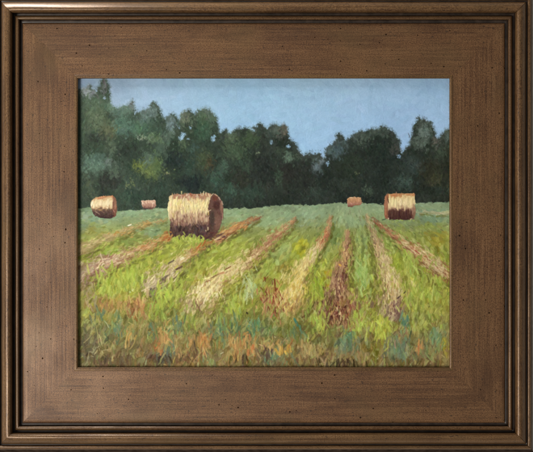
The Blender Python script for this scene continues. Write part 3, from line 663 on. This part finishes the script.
for t in [(112,282,16,12,GRN,110),(132,276,9,10,GRN,50),(170,294,13,12,GRN,90),(318,286,8,20,['#98aa3c','#a6b248','#8a9a38'],80),(425,294,16,20,['#9aac4a','#8a9c44','#a8b456'],130),(380,328,9,10,['#aab846','#bcc24e','#94a040'],60),(360,320,9,12,GRN,60),(234,306,8,8,GRN,40),(248,288,7,10,['#a4b47c','#9cb070','#a8ba88'],26),(362,274,8,16,['#94b060','#86a454','#a2bc72'],60),
          (410,266,8,11,['#98a848','#8c9c40','#a4b058'],50),(318,322,9,10,GRN,40),(190,322,6,9,['#8a9a44','#7c8c44'],20),(156,312,9,8,['#9aac48','#88a04c'],30),
          (106,304,8,6,['#a8804c','#b08c58','#9a6c48'],22),(136,305,9,9,['#a07048','#b08a58','#8a5a44','#b89c68'],40),(118,303,7,6,['#b09458','#9a8a4c'],18),(90,298,7,10,['#9a8a6c','#8c7a58'],20),
          (117,326,6,14,TEAL+['#6c7c52'],36),(98,314,6,5,['#566e5c','#607058'],10),(174,326,6,9,TEAL+['#7c9450'],30),(153,332,4,9,TEAL+['#6c9050'],16),(219,330,7,11,TEAL,34),(222,322,5,7,['#a8b858','#7c9a58'],10),(236,328,10,9,['#5a7c5c','#66885c','#748c50'],32),(254,326,8,7,['#5c8468','#688a5c'],26),
          (297,334,8,8,['#5c7c60','#74844c'],22),(352,342,8,9,['#64846a','#72886a','#5e7860'],26),(404,322,5,8,['#4e7664','#5c8068'],20),(398,348,10,12,['#667f64','#72866a','#647460','#808a58'],46),(434,338,6,8,['#6c8c68','#789468'],22),(270,356,8,6,['#5e8068','#6c8468'],18),(286,358,8,5,['#66806a','#747c54'],14),(168,352,7,8,['#5c705e','#68785c','#4c5c54'],26),(208,360,8,4,['#74845c','#848c58'],14),
          (165,334,6,12,OCH,34),(129,332,4,10,['#c2a052','#b08c4c','#8c8450'],22),(140,330,7,9,['#a08c58','#8a7c4c'],22),(196,346,14,11,OCH+['#8c8c50','#a8804c'],48),(204,342,7,8,RED+OCH,30),(158,345,4,5,RED,14),(248,346,11,10,RED+OCH+['#8c8c50'],42),(233,350,5,11,OCH,24),(272,346,9,6,['#b89a62','#a88a58'],24),(284,350,5,4,['#cda645','#c29a42'],12),(310,350,10,5,['#b39a62','#a08c5c','#8c8458'],28),
          (362,356,8,5,['#a08a5c','#8c8050'],16),(420,347,4,5,RED+['#c08a50'],14),(400,336,8,8,['#8a8058','#a0744c'],12),(432,354,10,6,['#8a8454','#7c8a54'],22),(330,360,12,3,['#a89468','#8c7c50'],14),(345,310,12,8,['#8a5440','#b08a5c'],26),
          (163,360,9,4,['#463c34','#5c4c40'],18),(194,352,6,6,['#6c5c44','#5c4c3c'],14),(268,354,7,5,['#4c4238','#5c5044'],14),(110,361,22,3,['#5e533c','#6a5c44'],22),(84,335,4,20,['#5c5840','#666248'],20),(345,363,26,1.6,['#3a3326','#4a4030'],26),(240,359,8,2,['#4c4430','#3c3828'],8),(376,352,4,8,['#6c6c24','#7c7c34'],14)]:
    tuft(*t)
# light green and straw touches knitting the weeds together
lay((GY > 308) & (GY < 366) & field_m, 330, lambda x, y: stroke(x, y, U(3, 8), U(.9, 2.2), PI / 2 + rng.normal(.05, .45), jit(hexc(rng.choice(['#98a458', '#a8ac68', '#b4a46c', '#86945a', '#a09458', '#7c8c58'])), 8, .6), .7, 1.5, ID_FORE, U(-.04, .04), 20, wet=.25))
# pale single stems
for x, y, L, a, c in [(92,330,18,1.75,'#a8a468'),(98,336,20,1.45,'#b0a86c'),(95,322,10,1.2,'#98946a'),(101,340,14,1.3,'#bcb07a'),(87,340,9,2.4,'#a09a68'),(107,324,9,1.0,'#b0b48c'),(126,340,18,1.75,'#c0a65c'),(133,345,12,2.1,'#a89458'),(176,347,14,1.9,'#c2a868'),(181,352,10,1.4,'#a88c54'),(174,360,7,1.9,'#c8b45c'),(191,345,12,2.0,'#c89a60'),(198,356,12,2.3,'#b88a5c'),(205,352,12,1.2,'#c0965c'),
                      (222,353,5,-.5,'#c8ccb0'),(229,340,14,1.5,'#b88c54'),(252,350,9,1.2,'#c8804c'),(261,345,6,.4,'#d4a880'),(275,337,3,.3,'#c8c8a4'),(291,343,11,2.1,'#a0623c'),(308,338,6,1.8,'#c8c060'),(309,338.5,2.5,1.6,'#e0dc9c'),(372,324,7,1.8,'#ccd07c'),(388,352,10,1.7,'#a08468'),(395,344,10,1.5,'#a87c68'),(419,342,8,1.6,'#cc8a50'),(415,362,6,1.5,'#c4b068'),(443,356,6,.6,'#b0a868'),(146,362,6,1.8,'#8ca07c'),
                      (248,280,13,1.0,'#b8c4a0'),(256,268,8,1.2,'#c2d0a8'),(240,270,8,1.3,'#c4c878'),(252,297,6,1.4,'#d0d8c0'),(433,290,22,1.7,'#b8c26c'),(424,286,16,1.9,'#acb860'),(440,262,10,1.6,'#b8a878'),(406,256,9,2.1,'#b4c060'),(358,300,11,1.8,'#b0bc58'),(371,300,10,2.0,'#b4c068'),(312,300,12,1.9,'#b4bc58'),(322,310,12,1.8,'#a8b44c'),(281,297,14,1.8,'#d8c684'),(276,302,16,1.2,'#d4b878'),(279,288,12,2.0,'#cca860')]:
    stroke(x, y, L, U(.9, 1.4), a, jit(hexc(c), 4), .8, 1.6, ID_FORE, U(-.03, .03), 14)

# ---- the bales
BALES = []
def bale(label, poly_fn, marks):
    rid = 40 + len(BALES); BALES.append(label)
    mk, colf = poly_fn
    IDS[mk] = rid; PAINT[mk] = colf[mk]
    ys, xs = np.nonzero(mk)
    for n, L, w_, s, angf in marks:
        for q in rng.integers(0, len(ys), n):
            x, y = X0 + xs[q] / S, Y0 + ys[q] / S
            stroke(x, y, U(*L), U(*w_), angf(x, y) + rng.normal(0, .2), jit(colf[ys[q], xs[q]], s, .5), .75, 1.3, None, 0, 22)
    keep = mk | (IDS == rid)
    return rid
def poly(pts, rag=.7, seed=71):
    """mask of a polygon with a slightly ragged outline"""
    n1 = (vnoise(2.2, seed, 2) - .5) * 2 * rag; n2 = (vnoise(2.2, seed + 1, 2) - .5) * 2 * rag
    px, py = GX + n1, GY + n2
    ins = np.zeros((H, W), bool)
    k = len(pts)
    for i in range(k):
        xa, ya = pts[i]; xb, yb = pts[(i + 1) % k]
        if ya == yb: continue
        c = (ya > py) != (yb > py)
        ins ^= c & (px < (xb - xa) * (py - ya) / (yb - ya) + xa)
    return ins
def vcol(stops, q):
    return interp_cols([s[0] for s in stops], [s[1] for s in stops], q)

# big bale: side and round end
side_m = poly([(169,197),(172,194.5),(186,194),(200,193.5),(209,193),(213,196),(210,205),(208,216),(208.5,228),(210,238),(204,240),(190,237),(178,237.5),(170,236),(170.5,222),(167.5,210)])
end_m = poly([(212.5,194),(216,194.2),(220,197.5),(222.6,203),(223.6,210),(222.5,219),(219.5,229),(215,236),(209.5,239),(207,230),(207.3,214),(209.5,201)], .5, 75)
wob = (vnoise(3, 77, 2) - .5) * 9
colf = vcol([(192, '#a07660'), (196, '#a47c62'), (199.5, '#c6b48c'), (205, '#d0c492'), (211, '#c0ac84'), (215, '#b2977a'), (219, '#9a7c66'), (223, '#826658'), (227, '#5e4a44'), (240, '#4c3c3a')], GY + wob)
le = np.clip((173.5 - GX) / 4, 0, 1)[..., None] * (GY < 219)[..., None]
colf = colf * (1 - .6 * le) + hexc('#d8cc9a') * .6 * le
re_ = np.clip((GX - 206) / 4, 0, 1)[..., None] * ((GY > 216) & (GY < 230))[..., None]
colf = colf * (1 - .7 * re_) + hexc('#8f7c68') * .7 * re_
bale('large pale straw hay bale with a dark round end', (side_m, colf), [(240, (2.5, 5), (1, 1.9), 10, lambda x, y: PI / 2 + .1)])
rid_big = 40
endc = blobs(np.broadcast_to(hexc('#674c44'), PAINT.shape).copy(), [(217,205,4,5,'#4a2f2c'),(212,219,3,9,'#4c423c'),(218,222,4,8,'#7a5c50'),(215,198,3,3,'#6a4034'),(211,231,3,6,'#5a463e'),(222,206,1.6,7,'#8f6a58')], 81, .85, 1.2)
IDS[end_m] = rid_big; PAINT[end_m] = endc[end_m]
ys, xs = np.nonzero(end_m)
for q in rng.integers(0, len(ys), 110):
    x, y = X0 + xs[q] / S, Y0 + ys[q] / S
    stroke(x, y, U(2, 4), U(.9, 1.6), math.atan2(y - 215, (x - 214) * 2) + PI / 2 + rng.normal(0, .3), jit(endc[ys[q], xs[q]], 8), .7, 1.1, None, 0, 18)
# bright straw hanging over the side, ragged dark skirt, rim of the round end
for _ in range(100):
    x = U(171, 209); y = 206 + rng.normal(0, 4.5)
    stroke(x, y, U(3, 7), U(1, 2), PI / 2 + rng.normal(.05, .2), jit(hexc(rng.choice(['#dccf92', '#e2d69c', '#d0bf84', '#c6ac7a', '#cbb676'])), 7), .85, 2.0, rid_big, 0, 20)
for _ in range(30):
    x = U(177, 200); stroke(x, 196.5 + rng.normal(0, 1.6), U(2.5, 5), U(1, 1.8), U(-.5, .5) if rng.random() < .5 else U(1, 2), jit(hexc(rng.choice(['#a0705a', '#ac8068', '#96644e', '#c4aa98'])), 6), .85, 1.5, rid_big)
for _ in range(60):
    x = U(171, 209); y = 218 + rng.normal(0, 4)
    stroke(x, y, U(3, 6), U(.9, 1.6), PI / 2 + rng.normal(0, .2), jit(hexc(rng.choice(['#a5826a', '#b59a7c', '#8a6852', '#6a4f44', '#bfa888'])), 7), .8, 1.5, rid_big, 0, 18)
for _ in range(70):
    x = U(170, 211); y = 231 + rng.normal(0, 3.6)
    stroke(x, y, U(3, 6), U(1, 1.9), PI / 2 + rng.normal(0, .5), jit(hexc(rng.choice(['#4a3a38', '#5c4844', '#3c302f', '#6a5248', '#54464a'])), 6), .85, 1.2, rid_big if y < 238 else None, 0, 18)
for x, y, L, a, c in [(201,194,5,1.3,'#dcd4ac'),(203.5,193.5,6,1.8,'#e4dcb4'),(206,194,5,1.4,'#d8cda0'),(209,195,4,1.1,'#e2d8ac'),(212,195,5,-.8,'#d8c49c'),(216,195,5,.6,'#c8a888'),(219.5,198.5,5,1.0,'#bca08c'),(222.5,203,5,1.25,'#ac9684'),(184,199,7,1.9,'#d8c8a8'),(189,198,5,1.3,'#d0b89c'),(172,197,5,1.8,'#d8cfa4'),
                      (207,203,8,1.85,'#dccf98'),(206.5,212,7,1.7,'#d8cc9a'),(208,229,5,1.6,'#e6dca8'),(206,231,3,1.5,'#dccf9c'),(209,211,5,-.5,'#d8ccac'),(168.6,208,10,1.5,'#e2d6a0'),(169,216,8,1.5,'#dccf9c'),(197,219,9,1.6,'#c0ac8c'),(191,222,8,1.4,'#b89a7c'),(222.8,216,8,1.6,'#9c7868')]:
    stroke(x, y, L, U(.9, 1.5), a, jit(hexc(c), 4), .9, 2.2, rid_big)
# shadow and grass at its foot
for _ in range(60):
    stroke(U(204, 225), 236 + rng.normal(0, 2.2), U(3, 6), U(1, 1.8), U(-.8, .1), jit(hexc(rng.choice(['#5a4040', '#6a4a40', '#4c3836'])), 6), .8, 1.0)
for _ in range(90):
    x = U(172, 206); stroke(x, 240 + rng.normal(0, 1.8) - 1.5 * math.cos((x - 186) / 9), U(3, 6), U(1, 1.8), PI / 2 + rng.normal(.2, .5), jit(hexc(rng.choice(['#a0ae48', '#8fa044', '#b4bc5c'])), 7), .85, 1.6, ID_FIELD, 0, 18)
for _ in range(24):
    stroke(U(163, 172), 236 + rng.normal(0, 3), U(3, 5), U(1, 2), U(-1, .2), jit(hexc(rng.choice(['#a86c3f', '#b48850', '#965638'])), 6), .85, 1.4, 11)
for x, y, L, a, c in [(221,236.5,12,-.45,'#c4a878'),(226,233,9,-.5,'#b08650'),(217,239,7,-.35,'#d0ba8c'),(199,246,9,2.2,'#b0622f'),(204,243,8,2.1,'#a85a34')]:
    stroke(x, y, L, 1.6, a, hexc(c), .9, 1.8, 13)

# left bale
lm = poly([(90,204.5),(92,200),(95.5,197.5),(101,196.5),(108,195.6),(113,195.6),(115.6,198),(117,203),(117,211),(115.5,216.5),(110,218.8),(103,218.3),(96,216.8),(93,213),(91.5,209)], .6, 83)
wob = (vnoise(2.4, 85, 2) - .5) * 5
colf = vcol([(195, '#ab7650'), (198, '#b98e68'), (200.5, '#d2bf94'), (204.5, '#d6c8a0'), (207, '#b89a74'), (209, '#78604e'), (211.5, '#584440'), (219, '#4c3a38')], GY + wob)
ee = np.clip((GX - 112.2) / 1.2, 0, 1)[..., None] * .85
colf = colf * (1 - ee) + hexc('#7c5444') * ee
bale('rounded hay bale at the left edge of the field, cream above and dark below', (lm, colf), [(90, (1.6, 3.4), (.8, 1.5), 9, lambda x, y: PI / 2)])
for x, y, L, w_, a, c in [(92,204,6,2,1.9,'#dcd8bc'),(94,206,5,2,1.7,'#d8d0a8'),(96,201,5,2,1.7,'#dacd9c'),(101,203,6,2.4,1.6,'#d8c4a0'),(108,203,8,2.4,1.6,'#e0d2b0'),(107.5,208,2.2,1.4,.5,'#f0e6c4'),(100,198.5,6,1.6,-.1,'#b06c48'),(104,197.5,5,1.3,-.1,'#b87c58'),(112,197,3,1.6,.2,'#c08458'),(113,204,6,1.4,1.6,'#6a4038'),(115.5,207,6,1.4,1.7,'#a87860'),(114,211,4,1.2,1,'#a8786a'),(103,212,7,1.2,.6,'#7c5c4c'),
                          (98,213,5,1.2,.7,'#9a7c6c'),(105,214,3,2,.1,'#4c4434'),(96,212,4,1,.9,'#a08474'),(110,214,5,1.2,-.5,'#6a5044'),(104,217.6,10,1.4,.1,'#3c2c30'),(112,216,5,1.4,-.4,'#46343a'),(100,210,4,1.2,.2,'#c0985c')]:
    stroke(x, y, L, w_, a, jit(hexc(c), 3), .85, 1.7, 41)
for _ in range(16): stroke(U(92, 117), 219.5 + rng.normal(0, .8), U(3, 5), 1.1, U(-.2, .3), jit(hexc('#7f9676'), 8), .7, 1.0, ID_FIELD)

# tiny far bale, left
fm = poly([(141.4,201.4),(142.6,200.2),(148,199.9),(154.4,200.1),(155.9,201.6),(156.2,205),(155.2,208),(153,208.9),(146,208.9),(142.6,208.4),(141.6,205)], .8, 87)
colf = vcol([(199.5, '#cdb09a'), (201.5, '#bf9a84'), (204, '#a98472'), (206.5, '#9c7868'), (208.5, '#6a4a44')], GY)
bale('tiny pinkish hay bale between the left bale and the big bale', (fm, colf), [(34, (1.2, 2.6), (.7, 1.2), 7, lambda x, y: PI / 2)])
for _ in range(26): stroke(U(142, 155.5), U(200.5, 204), U(1.5, 3), U(.7, 1.2), PI / 2 + rng.normal(0, .3), jit(hexc(rng.choice(['#d8bea4', '#c8a88e', '#dcc8b0'])), 6), .75, 1.5, 42)
for _ in range(14): stroke(U(142, 155.5), U(206.4, 208.8), U(1.5, 3), U(.7, 1.2), PI / 2 + rng.normal(0, .5), jit(hexc(rng.choice(['#7c5c52', '#604840'])), 6), .75, 1.2, 42)
for x, y, L, a, c in [(142,201.5,3,1.3,'#e4ccb4'),(152.5,205,4,1.6,'#dcb49c'),(154,207,2,.3,'#c49090'),(147,208.6,9,.05,'#4c3c3a'),(144,209.6,4,.4,'#6a6a5c')]:
    stroke(x, y, L, 1, a, hexc(c), .8, 1.4, 42)
# tiny far bale, right
fm = poly([(347.2,198.6),(350,197.2),(356,197),(361,197.4),(361.6,201),(361,204.6),(355,205),(352,206.8),(348,206.8),(347,203)], .5, 89)
colf = vcol([(196.5, '#c4a07c'), (199, '#b88c66'), (202, '#ac8062'), (204.5, '#9c7060'), (207, '#6a4838')], GY)
bale('tiny orange hay bale at the far edge of the field', (fm, colf), [(34, (1.2, 2.6), (.7, 1.2), 8, lambda x, y: .2)])
for x, y, L, a, c in [(351.5,197.6,3,.1,'#e4c8a4'),(359,200.5,4,1.4,'#d8b088'),(351.5,203.6,3,.8,'#d0988c'),(349.5,206.4,5,.1,'#6c4438'),(357,204.8,5,.1,'#94603c'),(362.4,202.5,2,.3,'#d8a48c'),(341,202.6,2,.3,'#a8b89c')]:
    stroke(x, y, L, 1.1, a, hexc(c), .8, 1.4, 43)
# right bale
rm = poly([(385,196),(387.5,194.2),(395,193.6),(404,193.3),(414,193.4),(415,197),(415.2,206),(416,213),(414,219),(405,219.8),(394,219.6),(385.5,219.4),(384.2,213),(384,203)], .6, 91)
wob = (vnoise(2.6, 93, 2) - .5) * 6
colf = vcol([(193, '#bb8a60'), (195.4, '#b58258'), (197, '#d0ba88'), (203, '#d4c494'), (207, '#c6b086'), (209.5, '#8a6a58'), (212, '#5c4038'), (220, '#4c3432')], GY + wob)
ee = np.clip((388.6 - GX) / 1.0, 0, 1)[..., None] * .9
colf = colf * (1 - ee) + hexc('#96644c') * ee
ee = np.clip((GX - 411.5) / 2.5, 0, 1)[..., None] * (GY > 204)[..., None] * .75
colf = colf * (1 - ee) + hexc('#94745c') * ee
bale('hay bale at the right with a flat cream side above dark stubble', (rm, colf), [(120, (2, 4.4), (.9, 1.6), 9, lambda x, y: PI / 2)])
for x, y, L, w_, a, c in [(388,200,7,1.4,1.4,'#4c2e28'),(386.4,198,5,1.6,1.5,'#a06c4c'),(386.2,210,12,1.6,1.6,'#a87458'),(390,199,9,1.6,1.5,'#dcd098'),(393,201,9,2.2,1.6,'#d8cc94'),(396,203,9,2,1.6,'#dcd09c'),(401,202,8,2.4,1.6,'#d8c4a0'),(407,201,8,2.6,1.6,'#d4c094'),(412,201,8,2,1.6,'#ccb484'),(398,208,6,1.5,1.6,'#cbb48c'),(405,208,6,1.4,1.6,'#d0bc90'),(394,195.2,6,1.3,-.1,'#b8744c'),(401,194.6,6,1.2,.1,'#b07c54'),(409,194,7,1.2,0,'#c89868'),
                          (393,213,6,1.6,1.6,'#5c403a'),(399,214,7,1.8,1.6,'#4a302e'),(406,213,7,1.8,1.6,'#54363a'),(410,211,6,1.4,1.7,'#6c544c'),(413,211,8,1.6,1.6,'#a0806c'),(392,219.3,8,1.2,.05,'#4a403c'),(404,219.6,9,1.2,0,'#443438'),(388.5,218.6,2.4,1.4,1.5,'#d8c8a4'),(411,219,3.5,1.3,-.4,'#d0b894'),(383.6,219.5,5,1.2,-.3,'#3c5040')]:
    stroke(x, y, L, w_, a, jit(hexc(c), 3), .85, 1.7, 44)
for _ in range(26): stroke(U(384, 416), 221 + rng.normal(0, .8), U(2, 4), 1.1, U(-.6, .6), jit(hexc(rng.choice(['#93a557', '#7c9058', '#a0ac68'])), 8), .75, 1.2, ID_FIELD)

# ---- scratched pale signature, lower left
for x, y, L, a, cv in [(88.2,357.5,12,1.78,.02),(90.5,351.8,4,.2,.1),(93.2,349.5,5,1.2,.05),(95.0,353.5,4.5,2.3,-.08),(92.6,356.2,4,.3,.06),(99.6,349.5,5.5,1.25,0),(102.6,352,4.5,1.0,.04),(105.8,349.8,8,-.1,.03),(98,347,4,-.6,0)]:
    stroke(x, y, L, .95, a, hexc('#b4ae84'), .7, 1.6, ID_SIGN, cv, 8)

# darker turned-over edges of the canvas are hidden by the frame; scrape a little tooth back through everything
PAINT += ((vnoise(1.2, 95, 2) - .5) * 7)[..., None]
luma = (PAINT * np.array([.3, .59, .11])).sum(-1, keepdims=True)
PAINT = luma + (PAINT - luma) * SAT
PAINT = 104 + (PAINT - 104) * np.interp(GY, [195, 214], [1.08, 1.22])[..., None] - np.interp(GY, [205, 250], [0, 5])[..., None]
B_ = PAINT.copy()                   # oil softens the marks into one another a little
B_[1:-1] = (B_[:-2] + 2 * B_[1:-1] + B_[2:]) / 4
B_[:, 1:-1] = (B_[:, :-2] + 2 * B_[:, 1:-1] + B_[:, 2:]) / 4
PAINT = np.clip(PAINT * .65 + B_ * .35, 6, 250)

# ------------------------------------------------------------------ canvas object and its painted passages
lin = PAINT / 255.0
lin = np.where(lin <= .04045, lin / 12.92, ((lin + .055) / 1.055) ** 2.4)
HC = 15.7                            # canvas face above the wall, mm
cz = HC + (HGT - HGT.mean()) * 0.25
scale = (DCAM * 1000 - (HC - HP)) / (DCAM * 1000)      # the canvas lies a little behind the flat panel
camx = cam.location.x; camz = cam.location.z
PX = ((GX - 266.5) * K * scale + camx) - CX
PZ = (-(GY - 226.0) * K * scale + camz) - BASE_Z
POS = np.stack([PX, -cz / 1000, PZ], -1)

x_lo, x_hi, z_lo, z_hi = PX.min(), PX.max(), PZ.min(), PZ.max()
yb, yf = -0.0095, -(HC - .9) / 1000
canvas = mesh_obj('canvas', [(x_lo, yf, z_lo), (x_hi, yf, z_lo), (x_hi, yf, z_hi), (x_lo, yf, z_hi),
                             (x_lo, yb, z_lo), (x_hi, yb, z_lo), (x_hi, yb, z_hi), (x_lo, yb, z_hi)],
                  [(0, 1, 2, 3), (5, 4, 7, 6), (4, 0, 3, 7), (1, 5, 6, 2), (3, 2, 6, 7), (4, 5, 1, 0)], M_BOARD, root)
canvas['label'] = 'canvas painted with hay bales in a mown field below dark trees'

# clean up specks in the passage map: majority of a 3 x 3 neighbourhood, twice
for _ in range(2):
    best = IDS.copy(); bc = np.zeros(IDS.shape, int)
    nb = [np.roll(np.roll(IDS, i, 0), j, 1) for i in (-1, 0, 1) for j in (-1, 0, 1)]
    for a in nb:
        cnt = sum((a == c2) for c2 in nb)
        upd = cnt > bc
        best = np.where(upd, a, best); bc = np.where(upd, cnt, bc)
    IDS = best

def passage(name, label, rid):
    fm = IDS[:-1, :-1] == rid
    iy, ix = np.nonzero(fm)
    if len(iy) == 0: return
    vid = np.full(H * W, -1, np.int64)
    a = iy * W + ix
    quad = np.stack([a, a + W, a + W + 1, a + 1], 1)
    used = np.unique(quad)
    vid[used] = np.arange(len(used))
    q = vid[quad]
    me = bpy.data.meshes.new(name)
    me.vertices.add(len(used))
    me.vertices.foreach_set('co', POS.reshape(-1, 3)[used].astype(np.float32).ravel())
    me.loops.add(q.size)
    me.loops.foreach_set('vertex_index', q.astype(np.int32).ravel())
    me.polygons.add(len(q))
    me.polygons.foreach_set('loop_start', np.arange(0, q.size, 4, dtype=np.int32))
    me.update(calc_edges=True)
    ca = me.color_attributes.new('pigment', 'FLOAT_COLOR', 'POINT')
    c4 = np.ones((len(used), 4), np.float32)
    c4[:, :3] = lin.reshape(-1, 3)[used]
    ca.data.foreach_set('color', c4.ravel())
    me.materials.append(M_PAINT)
    o = bpy.data.objects.new(name, me)
    scene.collection.objects.link(o)
    o.parent = canvas
    o['label'] = label
    return o

passage('painted_sky', 'pale blue painted sky', ID_SKY)
passage('painted_tree_line', 'dark green painted trees along the far edge of the field', ID_TREE)
passage('painted_field', 'yellow green painted field fading to blue green far off', ID_FIELD)
passage('painted_weeds', 'teal, ochre and red painted weeds in the foreground', ID_FORE)
passage('painted_signature', 'small pale scratched signature in the lower left corner', ID_SIGN)
for i, lb in enumerate(ROWS): passage('painted_hay_row', lb, 10 + i)
for i, lb in enumerate(BALES): passage('painted_hay_bale', lb, 40 + i)
